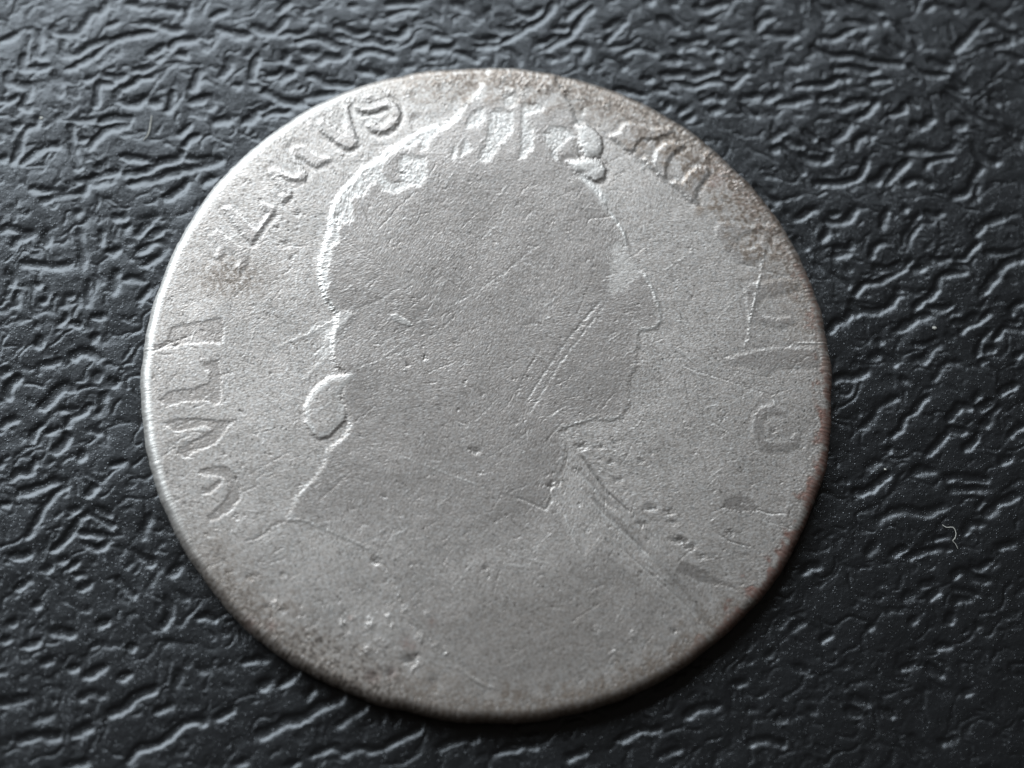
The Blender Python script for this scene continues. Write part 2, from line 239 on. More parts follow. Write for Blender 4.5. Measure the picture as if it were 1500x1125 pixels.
(1260,760,6.25,(1260,783,1500,942),[[(60,330),(110,270),(160,215)],[(280,330),(420,260)],[(420,360),(500,330),(620,290),(730,270),(820,275)],[(660,190),(800,160)],[(1250,270),(1310,235),(1410,225)],[(1010,450),(1120,440),(1220,370)],[(850,530),(900,480),(960,480),(1040,540),(1190,575)],[(540,620),(700,580)],[(390,760),(430,710),(500,685)],[(620,735),(660,690),(710,640)],[(850,770),(920,730),(1010,730)],[(830,640),(1000,670),(1090,700)],[(60,1020),(130,970)],[(450,960),(530,900)],[(1060,970),(1110,970)],[(800,950),(850,870)]]),
(360,980,5.769,(360,980,640,1125),[[(290,150),(360,90),(450,20)],[(100,560),(250,500),(340,440),(470,430),(560,360),(640,310),(760,270),(820,225)],[(760,490),(860,420),(960,350),(1010,310)],[(550,740),(660,680),(760,660),(830,710),(960,670),(1110,690),(1260,610),(1400,550),(1490,490)],[(340,830),(440,790)],[(110,150),(160,120),(220,100)],[(500,240),(580,180)]]),
(180,700,6.25,(205,740,300,880),[[(180,560),(200,450),(250,340)],[(90,650),(200,750),(290,800)],[(440,890),(490,830),(540,790)]]),
(0,0,1,(600,1020,1010,1125),[[(640,1098),(672,1085),(700,1080)],[(720,1108),(750,1096),(790,1092)],[(830,1112),(860,1098)],[(905,1085),(940,1070),(968,1068)],[(960,1110),(1000,1095)],[(760,1075),(790,1070)]]),
]

LS = 200.0; LX0, LY0 = -3.3, -2.6                     # raster of the creases: 200 cells to the centimetre
LW, LH = int(6.9 * LS), int(5.5 * LS)
crease = np.zeros((LH, LW), np.float32)
def smooth_path(P, n=6):
    P = np.array(P, float); m_ = np.gradient(P, axis=0) if len(P) > 2 else np.tile(P[1] - P[0], (2, 1))
    out = []
    for i in range(len(P) - 1):
        u = np.linspace(0, 1, n, endpoint=False)[:, None]
        out.append((2*u**3-3*u**2+1)*P[i]+(u**3-2*u**2+u)*m_[i]+(-2*u**3+3*u**2)*P[i+1]+(u**3-u**2)*m_[i+1])
    return np.vstack(out + [P[-1:]])
rl = np.random.default_rng(77)
for ox_, oy_, sc_, (xa, ya, xb, yb), strokes in CREASES:
    for st in strokes:
        P = np.array(st, float) / sc_ + (ox_, oy_)
        c = P.mean(0)
        if not (xa <= c[0] < xb and ya <= c[1] < yb): continue
        P = smooth_path(P)
        x, y = to_plane(P[:, 0], P[:, 1], 0.0)
        p = np.c_[(x - LX0) * LS, (y - LY0) * LS]; p += rl.normal(0, .25, p.shape)
        L = np.r_[0, np.cumsum(np.hypot(*np.diff(p, axis=0).T))]
        w = rl.uniform(4.7, 6.3); amp = rl.uniform(.7, 1.1)
        tp = np.clip(np.minimum(L, L[-1] - L) / 7.0 + .45, 0, 1)     # runs out at both ends
        i0, i1 = max(0, int(p[:, 0].min() - 16)), min(LW, int(p[:, 0].max() + 17))
        j0, j1 = max(0, int(p[:, 1].min() - 16)), min(LH, int(p[:, 1].max() + 17))
        if i1 <= i0 or j1 <= j0: continue
        gxx, gyy = np.meshgrid(np.arange(i0, i1, dtype=np.float32), np.arange(j0, j1, dtype=np.float32))
        best = np.zeros(gxx.shape, np.float32)
        for k in range(len(p) - 1):
            a, e = p[k], p[k + 1] - p[k]; t = np.clip(((gxx - a[0]) * e[0] + (gyy - a[1]) * e[1]) / (e @ e + 1e-9), 0, 1)
            d2 = (gxx - a[0] - t * e[0]) ** 2 + (gyy - a[1] - t * e[1]) ** 2
            tw = tp[k] * (1 - t) + tp[k + 1] * t
            best = np.maximum(best, tw * np.exp(-d2 / (w * (.6 + .4 * tw)) ** 2))
        sl = (slice(j0, j1), slice(i0, i1))
        crease[sl] = np.maximum(crease[sl], amp * best)

def leather_height(x, y):
    s = NT / TILE
    q = lambda A: bilin(A, x * s, y * s, True)
    xw = x + .030 * q(nW1) + .005 * q(nW3); yw = y + .030 * q(nW2) + .005 * q(nW4)
    a = math.radians(27) ; ca, sa = math.cos(a), math.sin(a)
    u = (xw * ca + yw * sa) / .40; v = (-xw * sa + yw * ca) / .235
    gap = voronoi(u + 40, v + 40, 5)
    wid = 1.0 + .28 * q(nWid)
    def curve(n, d, w):
        e = bilin(n, xw * s, yw * s, True) / bilin(d, xw * s, yw * s, True) / s   # distance from the crease, cm
        return np.exp(-(e / (w * wid)) ** 2)
    top = sstep(.3, 1.7, y + .25 * x); left = sstep(-1.2, -2.3, x) * .8
    m1, m2 = q(nM1), q(nM2)
    g1 = curve(nA, dA, .017) * sstep(-.55, .15, m1 - 1.2 * top)
    g2 = curve(nB, dB, .017) * sstep(-.45, .2, m2 + 1.1 * top - .9)
    g3 = curve(nC, dC, .016) * sstep(.3, .9, m1 * -.7 + m2 * .5 + left)
    g4 = np.exp(-(gap / .11) ** 2) * sstep(.0, .6, -m1 + .2)
    u_, v_ = to_photo(x, y, np.zeros_like(x))
    away = sstep(0, 60, np.maximum(np.maximum(-u_, u_ - 1500), np.maximum(-v_, v_ - 1125)))   # creases of the part out of view
    tr = bilin(crease, (x + .0025 * q(nW3) - LX0) * LS, (y + .0025 * q(nW4) - LY0) * LS)
    g = np.maximum(np.maximum(np.maximum(g1, g2), np.maximum(g3, g4 * .8)) * (.42 + .58 * away), tr * (1 + .15 * q(nWid)))
    g = .35 * g + .65 * sstep(.08, .85, g)
    return -.0074 * g + .0003 * q(nMid) + .0012 * q(nLow) + .00022 * q(nFine) + .0016 * sstep(0.05, .7, gap)

def axis_points(lo, hi, n, far):
    core = np.linspace(lo, hi, n); d = core[1] - core[0]
    out = []; p = 0.0; st = d
    while p < far:
        st *= 1.06; p += st; out.append(p)
    out = np.array(out)
    return np.concatenate([lo - out[::-1], core, hi + out])
gx = axis_points(-3.1, 3.4, 900, 9.0); gy = axis_points(-2.3, 2.7, 720, 9.0)
X, Y = np.meshgrid(gx, gy)
Z = leather_height(X, Y)
ny, nx = X.shape
idx = np.arange(nx * ny).reshape(ny, nx)
# nothing of the sheet shows under the middle of the coin: leave the cells there out
q = np.stack([idx[:-1, :-1], idx[:-1, 1:], idx[1:, 1:], idx[1:, :-1]], -1)
keep = np.hypot(X[:-1, :-1], Y[:-1, :-1]) > 1.55
used = np.unique(q[keep]); remap = np.full(nx * ny, -1); remap[used] = np.arange(len(used))
co = np.stack([X, Y, Z], -1).reshape(-1, 3)[used]
me = grid_mesh('leatherette_surface', co, remap[q[keep]])
sheet = link('leatherette_surface', me, LEATHER); sheet['kind'] = 'structure'
sheet['label'] = 'black grained leatherette surface with wormlike creases under the coin'

# ------------------------------------------------------------------ coin: traced shapes, in photograph pixels
OUTLINE = [(236,405),(270,328),(327,250),(379,208),(446,157),(530,122),(580,109),(636,100),(714,98),(782,104),(846,115),(902,130),(972,164),(1029,204),(1077,245),(1108,274),(1139,312),(1163,351),(1180,389),(1192,421),(1209,464),(1215,505),(1219,560),(1217,620),(1216,660),(1209,694),(1194,738),(1173,780),(1148,834),(1108,881),(1072,918),(1038,948),(1013,971),(920,1020),(850,1043),(780,1055),(696,1051),(612,1040),(542,1026),(500,1006),(420,967),(346,911),(320,878),(295,841),(262,796),(236,737),(221,684),(213,636),(208,604),(205,563),(210,520),(217,467),(228,426)]
BACK = [(718,96),(708,120),(700,136),(691,143),(682,150),(678,160),(672,169),(662,179),(650,188),(642,184.5),(631,186),(617,193),(595,206),(567,222),(552,238),(530,249),(520,262),(502,279),(490,297),(485,318),(482,342),(480,349),(474,368),(469,387),(469.5,409),(472,422),(478,439),(487,451),(495,461),(492,478),(487,497),(487,512),(488,527),(493,537),(501,542),(508,552),(500,580),(505,600),(514,624),(508,639),(480,662),(475,684),(456,708),(437,727),(428,745),(421,762),(446,762),(474,774),(508,788),(536,802),(556,817),(574,850),(588,880),(602,905),(626,930),(655,955),(684,985),(710,1003),(732,1011),(760,1010),(790,1003),(830,992),(880,970),(925,935),(955,905),(975,880),(940,850),(905,815),(880,790),(866,800),(853,822)]
FRONT = [(836,779),(827,756),(808,732),(812,702),(823,687),(827,672),(828,659),(824.5,646),(817,634),(824.5,629),(832,625),(856,618.5),(873,613),(882,616),(895.5,616),(912,610),(920.7,593),(921.6,578),(920,565),(921.6,554),(933,537),(931,520.5),(930,521),(936,502),(934,491),(935,484),(949,484),(962,480),(967,471),(966,456),(960,439),(955,424),(945,405),(936,398),(929,386),(921,368),(919.6,360),(915,344),(904,327),(892,312),(881,288),(868,274),(853,260),(845,250),(850,240),(848,225),(846,200),(850,184),(842,172),(838,158),(832,146),(826,134),(815,118),(810,100)]
PORTRAIT = BACK + FRONT
CURLS = [[(846,184),(858,183),(868,188),(879.5,201),(882,216),(878,229),(868,231),(857,230),(850,214),(848,200)],
         [(831,238),(845,237),(859,233),(870,234),(879.5,238),(887,249),(883,262),(872,265),(862,261),(855,254),(842,252)],
         [(519,546),(501,553),(482,555),(458,576),(447,597),(449,621),(458,636),(469,643),(482,639),(493,628),(504.5,617),(506,604),(501,591),(497,580),(505,566),(519,558)]]
EYE = [(893,359),(893,411),(891,424),(895,430),(900.5,432),(915.5,422),(934,405),(936,398),(930,390),(921,377),(919,352),(907,356)]
# unworn hollows between the locks of hair
LOCKS = [[(719,163),(735,160),(749,165),(752,182),(749,195),(740,204),(732,212),(724,227),(713,238),(706,239),(701,234),(707,220),(713,204.5),(717,182)],
         [(764,152),(780,150),(797,156),(794,162),(780,166),(770,171),(772,178),(782,188),(779,204.5),(780.5,219.5),(774,222),(769,231),(760,234),(763,212),(764,182)],
         [(683,182),(688,170),(695,162),(708,158),(710,175),(703,181),(696.5,186),(690,185),(685,188)],
         [(682,205.5),(692,219.5),(684,225),(674,231),(677,217)],
         [(667,218),(668,229),(662,233),(660,227)],
         [(794,197),(807,186),(820,186),(831,188),(840,199),(832,205),(823.5,212),(816,221),(816,234),(808.5,232.5),(807,216),(801,207)],
         [(851,156),(857,156),(858,165),(850,180),(842,182),(846,175),(852,168)],
         [(650,188),(640,197),(629.5,206),(627,216),(621,223),(616,222),(615.5,208),(599,219),(582,221),(567,232),(557.6,243),(560,256),(568,266),(574,271),(590,264),(583,252),(582,240),(590,229),(606,231),(624,232),(624,250),(624,262),(619,268),(615.5,274),(599,275),(588,280),(578,284),(566,281),(559.5,279),(552,266),(539,277),(536,286),(530,290),(520,289),(513,296),(515,310),(516.5,324),(505,329),(498,327),(496,348),(496,356),(488,362),(485,368),(483.5,388.5),(478,403.5),(482,415),(480,424),(473,422),(470,409),(470,387),(475,368),(481,349),(486,318),(491,297),(503,279),(521,262),(531,250),(553,239),(568,223),(596,207),(618,194),(632,187),(642,185)],
         [(740,139),(752,137),(760,142),(757,152),(746,158),(738,152)]]
def band(path, r):
    """closed outline of a stroke: left side out, right side back"""
    p = np.array(path, float); t = np.gradient(p, axis=0); t /= np.linalg.norm(t, axis=1)[:, None]
    n = np.c_[-t[:, 1], t[:, 0]]
    r = np.broadcast_to(np.asarray(r, float), (len(p),))[:, None]
    return [tuple(a) for a in np.r_[p + n * r, (p - n * r)[::-1]]]
LETTERS = [
 ('G', 1.0, [band([(291,690),(300,691),(312,690),(326,690),(338,697),(344,711),(343,727),(334,740),(318,752),(304,760)], [2,5,7,8,9,10,10,9,7,4]), band([(296,718),(306,719),(314,712),(324,704)], [5,4,4,3])]),
 ('V', 1.0, [[(238,618),(265,611),(310,614),(335,617),(345,616),(334,626),(316,650),(284,662),(272,670),(258,664),(262,655),(290,641),(312,628),(300,625),(255,632)]]),
 ('L', 1.2, [[(291,525),(298,531),(321,526),(323,545),(324,563),(325,590),(315,593),(301,587),(270,588),(243,595),(232,585),(248,571),(284,568),(308,558),(307,545),(298,540)]]),
 ('I', 1.2, [[(250,478),(262,474),(296,470),(325,463),(329,479),(326,503),(312,502),(298,502),(267,503),(248,508),(225,512),(222,506),(245,496)]]),
 ('E', .8, [[(306,345),(318,334),(336,348),(354,362),(361,374),(361,386),(351,399),(345,392),(351,380),(345,370),(330,363),(322,378),(314,374),(320,360)]]),
 ('L', 1.1, [[(326,304),(337,300),(352,312),(368,329),(377,336),(386,322),(394,311),(384,305),(380,293),(392,297),(403,303),(402,311),(390,325),(380,341),(369,355),(362,350),(350,336)]]),
 ('M', 1.1, [[(392,250),(399,244),(414,250),(432,259),(439,252),(431,236),(424,220),(431,211),(447,211),(457,219),(468,227),(486,231),(476,239),(463,244),(451,237),(440,229),(434,229),(441,243),(449,256),(446,262),(438,264),(424,262),(410,257),(418,270),(426,280),(427,287),(413,296),(409,287),(414,281),(405,268)]]),
 ('V', 1.5, [[(464,180),(473,172),(478,176),(492,186),(504,195),(505.5,180),(503,160),(503,152),(509,152),(513,168),(518,187),(523,205),(523,212),(511,219),(498,212),(480,199),(471,189)]]),
 ('S', 1.7, [band([(541,180),(547,186),(556,189),(567,186.5),(576,177.5),(580,166.5),(577,155),(568,150),(556,154),(545,159),(531,159),(521,154)], [4,6,6,6,6.5,6.5,6,5.5,4.5,4,4,2])]),
 ('I', 1.3, [[(892,198),(902,194),(909,191),(913,180),(926,178),(938,181),(955,186),(984,184),(988,190),(960,203),(940,202),(932,211),(930,219),(924,222),(916,216),(908,209)]]),
 ('I', 1.3, [[(941,233),(945,230),(951,231),(958,236),(962,219),(975,208),(990,206),(1002,212),(988,222),(979,236),(975,250),(977,258),(971,259),(961,251),(951,243)]]),
 ('I', 1.2, [[(983,267),(990,265),(1000,267),(1008,254),(1020,243),(1034,243),(1040,250),(1030,264),(1021,278),(1019,288),(1022,296),(1012,293),(1003,285),(994,276)]]),
 ('D', .5, [[(1047,337),(1052,352),(1060,366),(1069,376),(1082,384),(1100,384),(1114,379),(1122,365),(1126,348),(1124,338),(1140,342),(1138,330),(1118,327),(1095,331),(1070,326),(1055,325)]]),
 ('E', .55, [[(1091,416),(1120,413),(1150,407),(1170,410),(1168,420),(1150,427),(1118,432),(1109,440),(1108,452),(1118,462),(1140,466),(1160,462),(1165,470),(1145,478),(1127,473),(1098,470),(1094,450)]]),
 ('I', .5, [[(1064,527),(1082,520),(1108,513),(1150,508),(1196,508),(1198,533),(1165,535),(1137,536),(1130,543),(1123,547),(1112,545),(1108,538),(1090,532),(1070,532)]]),
 ('G', .55, [band([(1150,604),(1132,598),(1118,602),(1110,611),(1108,624),(1109,638),(1116,649),(1132,653),(1152,652),(1166,645),(1168,634)], [4,6,7,7,7,7,8,7,7,6,4])]),
]
FLAKES = [('R', [(1058,744),(1062,736),(1066,732),(1074,727),(1081,725),(1094,728),(1105,734),(1113,747),(1100,750),(1088,749),(1072,748)]), ('A', [(992,838),(994,829),(998,823),(1008,824),(1019,828),(1032,835),(1045,843),(1066,853),(1081,860),(1068,859),(1058,856),(1042,856),(1028,853),(1018,849),(1011,845),(1001,843)])]
D_HOLE = [(1078,356),(1082,346),(1092,341),(1104,336),(1115,336),(1119,342),(1116,352),(1106,361),(1094,365),(1084,363)]

# ------------------------------------------------------------------ coin: height, wear and painted highlight maps on a raster over its face
SC = 1.25; X0, Y0 = 190.0, 80.0
RW, RH = int(1045 * SC), int(995 * SC)
PX = (X0 + np.arange(RW) / SC).astype(np.float32); PY = (Y0 + np.arange(RH) / SC).astype(np.float32)
def window(xa, xb, ya, yb):
    i0 = max(0, int((xa - X0) * SC)); i1 = min(RW, int((xb - X0) * SC) + 2)
    j0 = max(0, int((ya - Y0) * SC)); j1 = min(RH, int((yb - Y0) * SC) + 2)
    return slice(j0, j1), slice(i0, i1)
def seg_dist(P, gxx, gyy, closed=True):
    P = np.array(P, np.float32); d = np.full(gxx.shape, 1e9, np.float32); ins = np.zeros(gxx.shape, bool)
    n = len(P)
    for k in range(n if closed else n - 1):
        a, b = P[k], P[(k + 1) % n]; e = b - a; L = float(e @ e) + 1e-9
        t = np.clip(((gxx - a[0]) * e[0] + (gyy - a[1]) * e[1]) / L, 0, 1)
        d = np.minimum(d, (gxx - a[0] - t * e[0]) ** 2 + (gyy - a[1] - t * e[1]) ** 2)
        if closed and a[1] != b[1]:
            c = ((a[1] > gyy) != (b[1] > gyy)) & (gxx < (b[0] - a[0]) * (gyy - a[1]) / (b[1] - a[1]) + a[0])
            ins ^= c
    d = np.sqrt(d)
    return np.where(ins, d, -d) if closed else d
rag = band_noise((RH, RW), 3, 9, 31) * .9 + band_noise((RH, RW), 8, 30, 32) * .9   # ragged outlines, in pixels
def sdf(P, pad, ragged=1.0):
    P = np.array(P); s = window(P[:, 0].min() - pad, P[:, 0].max() + pad, P[:, 1].min() - pad, P[:, 1].max() + pad)
    gxx, gyy = np.meshgrid(PX[s[1]], PY[s[0]])
    return s, seg_dist(P, gxx, gyy) + ragged * rag[s]

GX, GY = np.meshgrid(PX, PY)
CX, CY = to_plane(GX, GY, .17)
RR = np.hypot(CX, CY); TH = np.arctan2(CY, CX)
H = np.zeros((RH, RW), np.float32)                    # height above the worn field, cm
fresh_and_lit = np.zeros_like(H); brown = np.zeros_like(H); copper = np.zeros_like(H); grime = np.zeros_like(H); smooth = np.zeros_like(H)
region = np.zeros((RH, RW), np.int16)                 # which part a cell belongs to
R_PORTRAIT, R_EYE, R_CURL, R_LOCK, R_LETTER = 1, 2, 10, 20, 40

# portrait: a flat, worn plateau; its lower bust fades out
s, d = sdf(PORTRAIT, 30, .8)
fade = 1 - .75 * sstep(640, 800, GY[s]) * sstep(560, 700, GX[s])
bright_side = sstep(-300, 120, -(GX[s] - 560) - .8 * (GY[s] - 330))      # the back of the head stands higher
hp = (.0036 + .0085 * bright_side) * fade * (1 - .5 * sstep(600, 720, GY[s]) * sstep(560, 480, GX[s]))
H[s] += hp * sstep(-4.5, 3.5, d) + .002 * sstep(0, 90, d)
smooth[s] = sstep(0, 10, d) * (1 - .6 * sstep(700, 830, GY[s]))
region[s][d > -1] = R_PORTRAIT
# soft trough just outside the outline, where the field was sunk
H[s] -= .0012 * np.exp(-((d + 13) / 8) ** 2) * bright_side
fresh_and_lit[s] = np.maximum(fresh_and_lit[s], .8 * np.exp(-((d + .5) / 3.0) ** 2) * sstep(.45, .8, bright_side))  # pale scraped edge, with the highlight of this light-facing slope painted in
for P in LOCKS:
    s, d = sdf(P, 12, 1.0)
    w = sstep(-3.2, 2.6, d)
    H[s] -= .0026 * w; fresh_and_lit[s] = np.maximum(fresh_and_lit[s], np.clip(.42 + .2 * rag[s][::-1], .05, .8) * w); smooth[s] *= 1 - w
    H[s] += .0004 * w * rag[s]
for k, P in enumerate(LOCKS): 
    s, d = sdf(P, 6, 1.0); region[s][d > 0] = R_LOCK + k
s, d = sdf(EYE, 14, 1.8); w = sstep(-4, 3, d)
H[s] -= .0009 * w; smooth[s] *= 1 - w; fresh_and_lit[s] = np.maximum(fresh_and_lit[s], (.2 + .05 * rag[s]) * w); region[s][d > 0] = R_EYE
for k, P in enumerate(CURLS):
    s, d = sdf(P, 16, .5)
    up = .005 if k < 2 else .0022
    H[s] = np.maximum(H[s], 0) * (1 - sstep(-4, 1, d)) + sstep(-4, 1, d) * (.006 + up * sstep(-5, 8, d))
    fresh_and_lit[s] = np.maximum(fresh_and_lit[s], (.5 if k < 2 else .42) * sstep(-1, 2, d) * (1 if k < 2 else 1 - sstep(5, 9, d)) * np.clip(.85 + .3 * rag[s], 0, 1))
    region[s][d > -1] = R_CURL + k
    if k < 2: H[s] -= .0015 * np.exp(-((d + 6) / 4) ** 2)
# hollow of the rear curl
# letters
for k, (ch, f, polys) in enumerate(LETTERS):
    for P in polys:
        s, d = sdf(P, 16, .55)
        if ch == 'D':
            gxx, gyy = np.meshgrid(PX[s[1]], PY[s[0]])
            d = np.minimum(d, -seg_dist(D_HOLE, gxx, gyy) + .4 * rag[s])
        if k < 4:
            H[s] -= .0022 * sstep(-1.6, 2.2, d); smooth[s] = np.maximum(smooth[s], .9 * sstep(-.5, 2, d)); region[s][d > -1.5] = R_LETTER + k
            brown[s] = np.maximum(brown[s], .10 * sstep(0, 3, d)); continue
        H[s] = np.maximum(H[s], f * ((.0046 if k > 4 and k < 12 else .0030) * sstep(-2.6, 3.2, d)))
        H[s] -= f * .0012 * np.exp(-((d + 5) / 3) ** 2)
        smooth[s] = np.maximum(smooth[s], .95 * sstep(0, 3, d))
        fresh_and_lit[s] = np.maximum(fresh_and_lit[s], min(.42, .30 * f) * np.exp(-((d - .8) / 1.5) ** 2) * np.clip(.8 + .35 * rag[s][::-1], .1, 1))
        grime[s] = np.maximum(grime[s], min(.34, .26 * f) * np.exp(-((d + 2.2) / 1.7) ** 2) * np.clip(.8 + .3 * rag[s], 0, 1))
        region[s][d > -1.5] = R_LETTER + k

for k, (ch, P) in enumerate(FLAKES):
    s, d = sdf(P, 10, 1.0)
    H[s] -= .0014 * sstep(-1.5, 1.5, d); smooth[s] = np.maximum(smooth[s], sstep(-1, 2, d)); grime[s] = np.maximum(grime[s], .16 * sstep(-1, 2, d))
    region[s][d > -1] = R_LETTER + 20 + k
# bright ridge of the forehead, lines of the neck ribbon and bust edge, die crack through the lettering
def ridge(path, w, h, fr=0.0, gr=0.0, sm=0.0, dash=0.0, burr=0.0):
    P = np.array(path, float); pad = 4 * w + 6
    s = window(P[:, 0].min() - pad, P[:, 0].max() + pad, P[:, 1].min() - pad, P[:, 1].max() + pad)
    gxx, gyy = np.meshgrid(PX[s[1]], PY[s[0]])
    d = seg_dist(P, gxx + .35 * rag[s], gyy + .35 * rag[s], False)
    k = np.exp(-(d / w) ** 2)
    de = np.minimum(np.hypot(gxx - P[0, 0], gyy - P[0, 1]), np.hypot(gxx - P[-1, 0], gyy - P[-1, 1]))
    k = k * (.2 + .8 * sstep(0, 3 * w + 3, de))
    if dash: k = k * sstep(-dash, .6, brk[s])
    H[s] += h * k
    if burr: H[s] += burr * np.exp(-((d - 1.7 * w) / (.7 * w)) ** 2) * (k > -1)
    if fr: fresh_and_lit[s] = np.maximum(fresh_and_lit[s], fr * k)
    if gr: grime[s] = np.maximum(grime[s], gr * k)
    if sm: smooth[s] = np.maximum(smooth[s], sm * k)
brk = band_noise((RH, RW), 6, 30, 33)
ridge([(845,249),(853,258),(868,273),(881,288),(891,308)], 5.5, .002, .75)
ridge([(891,308),(904,327),(914,344),(918,358)], 2.2, .002, .7)
ridge([(936,398),(946,406),(955,424),(961,440),(966,456)], 2.4, .002, .5)
ridge([(966,456),(967,470),(960,480),(949,484),(935,484),(934,491)], 2.0, .0014, .5)
ridge([(824,629),(835,624),(856,618),(873,613)], 2.0, .0014, .45)
ridge([(882,616),(896,616),(912,610)], 1.9, .0012, .4)
ridge([(496,462),(515,464),(507,472),(492,486),(478,502),(462,515)], 6, .0016, .16)
ridge([(495,466),(480,476),(455,488),(430,499),(402,512)], 2.5, .0010, .14)
ridge([(482,520),(474,530),(455,548),(440,562)], 3.5, .0010, .08)
ridge([(459,706),(448,718),(437,728),(426,742)], 1.8, .0008, .2)
ridge([(421,762),(446,763),(474,775),(508,789),(536,803),(556,818)], 1.6, .0012, .28)
ridge([(421,762),(398,771),(388,782),(375,788),(358,793)], 1.6, -.0015, .0, .2)
ridge([(1121,362),(1118,378),(1115,400),(1110,420),(1104,448),(1098,470),(1097,494),(1089,512)], 1.8, .0028, .62, dash=1.6)
ridge([(1134,577),(1135,590),(1137,606)], 1.6, .002, .5, dash=.8)
ridge([(1165,501),(1185,501),(1207,500)], 1.2, .002, .6)
ridge([(827,756),(836,779),(845,800),(853,822)], 1.2, .0018, .22)
ridge([(665,973),(690,992),(712,1004),(732,1009)], 2.5, .0018, .12)
ridge([(812,702),(806,722),(808,732),(800,747),(790,744),(780,739),(766,733),(752,730)], 1.8, -.002, .1)
# worn knot of the ribbon at the nape
s, d = sdf([(495,461),(515,458),(517,468),(507,476),(498,490),(494,505),(488,527),(472,530),(463,521),(478,503),(468,492),(446,494),(460,481),(479,473)], 10, 1.6)
fresh_and_lit[s] = np.maximum(fresh_and_lit[s], .26 * sstep(-3, 3, d)); smooth[s] *= 1 - .8 * sstep(-3, 3, d); H[s] += .0012 * sstep(-3, 3, d)
# chip of pale metal on the cheek
s, d = sdf([(573,465),(577,462),(582,461),(586,466),(596,471),(605,478),(598,480),(588,477),(580,473)], 6, .4)
H[s] += .0018 * sstep(-1, 1, d); fresh_and_lit[s] = np.maximum(fresh_and_lit[s], .4 * sstep(-1, 1, d))
# traced scratches: path, width, depth, fresh metal, grime
SCR = [([(851,668),(868,692),(890,722),(924,752)],1.5,-.0032,.0,.5),
 ([(845,686),(862,708),(884,732),(906,751)],3.8,-.0025,.0,.2),
 ([(846,690),(853,700),(865,713),(880,728)],1.4,.0012,.5,.0),
 ([(865,727),(885,750),(907,774),(930,796),(954,817)],5.2,-.0034,.0,.22),
 ([(866,735),(885,756),(904,774),(930,798),(956,822)],1.4,.0014,.55,.0),
 ([(954,817),(985,846),(1012,877),(1036,912),(1052,930)],5.5,-.0022,.0,.16),
 ([(905,800),(930,822),(958,846),(985,868),(1012,892),(1030,912)],1.0,-.0022,.28,.0),
 ([(945,826),(975,852),(1000,880),(1024,908)],.9,-.002,.25,.0),
 ([(882,441),(868,455),(856,469),(836,494),(818,517),(798,547),(784,568),(770,590)],1.6,-.003,.35,.0),
 ([(886,448),(866,474),(840,507),(817,537),(795,575),(774,608)],1.5,-.003,.40,.0),
 ([(877,446),(850,480),(826,512),(806,540)],3.8,-.0014,.0,.0),
 ([(871,396),(858,430),(843,465)],1.0,-.002,.0,.25),
 ([(793,511),(782,528),(770,547),(762,566),(755,584)],1.2,-.003,.0,.35),
 ([(796,355),(776,370),(740,400),(700,428),(656,452)],1.4,-.0015,.3,.0),
 ([(607,409),(585,424),(560,440),(530,452),(513,463)],1.6,-.0016,.22,.0),
 ([(519,542),(545,532),(588,517),(623,500),(660,470),(700,433)],1.0,-.0012,.16,.1),
 ([(519,545),(545,535),(588,520),(623,503)],.9,.0006,.22,.0),
 ([(607,478),(585,490),(558,504)],1.0,-.0015,.2,.1),
 ([(656,408),(640,436),(628,460),(621,471),(608,478)],1.4,.0015,.45,.0),
 ([(608,379),(640,402),(665,418),(692,435)],.8,-.002,.0,.35),
 ([(607,428),(607,452),(607,478)],.7,-.0012,.0,.2),
 ([(583,668),(612,680),(640,690),(660,698),(680,705),(703,712)],1.0,.0015,.5,.0),
 ([(656,664),(632,696),(609,727)],1.0,.001,.22,.0),
 ([(786,626),(750,649),(711,674)],1.2,-.002,.2,.1),
 ([(832,593),(800,613),(789,625)],1.0,-.002,.2,.1),
 ([(824,599),(834,608),(845,618)],.9,-.0015,.2,.0),
 ([(818,603),(828,612),(837,620)],.8,-.0012,.12,.0),
 ([(981,510),(1000,535),(1020,545),(1057,555),(1095,567),(1134,579)],1.1,-.003,.1,.3),
 ([(982,512),(1000,538),(1020,548),(1057,558),(1095,570)],.9,.0014,.3,.0),
 ([(1038,534),(1070,542),(1120,552)],.9,-.002,.1,.15),
 ([(969,390),(990,408),(1012,426)],.9,-.002,.0,.3),
 ([(1081,384),(1105,390),(1154,404)],1.2,-.0025,.1,.2),
 ([(528,299),(536,318),(542,335),(548,353)],.9,-.002,.0,.45),
 ([(645,243),(644,260),(642.5,279)],.8,-.002,.0,.35),
 ([(330,494),(349,520),(364,532),(382,539)],1.0,-.002,.0,.3),
 ([(381,492),(398,504),(411,515)],.8,-.002,.0,.4),
 ([(214,513),(230,510),(248,500),(282,490)],1.6,-.004,.1,.3),
 ([(220,514),(240,518),(256,516)],1.3,-.003,.1,.2),
 ([(240,660),(268,640),(292,630)],1.4,-.003,.2,.1),
 ([(232,670),(260,652),(300,640)],1.6,-.003,.15,.1),
 ([(255,625),(285,612),(310,618)],1.2,-.0025,.15,.1),
 ([(310,328),(325,340),(337,351)],1.4,.002,.4,.0),
 ([(346,372),(353,383),(348,398)],1.6,.002,.4,.0),
 ([(1178,780),(1150,770),(1120,762)],.9,-.001,.2,.0),
 ([(740,828),(768,831),(782,826)],1.4,.0015,.5,.0),
 ([(806,952),(814,953),(822,956)],1.4,.0015,.3,.0),
 ([(688,948),(696,962),(700,976)],2.0,.0018,.2,.0),
 ([(1107,745),(1130,752),(1152,750)],1.0,-.0018,.3,.0),
 ([(1050,780),(1068,792),(1098,800)],1.2,-.0018,.1,.1)]
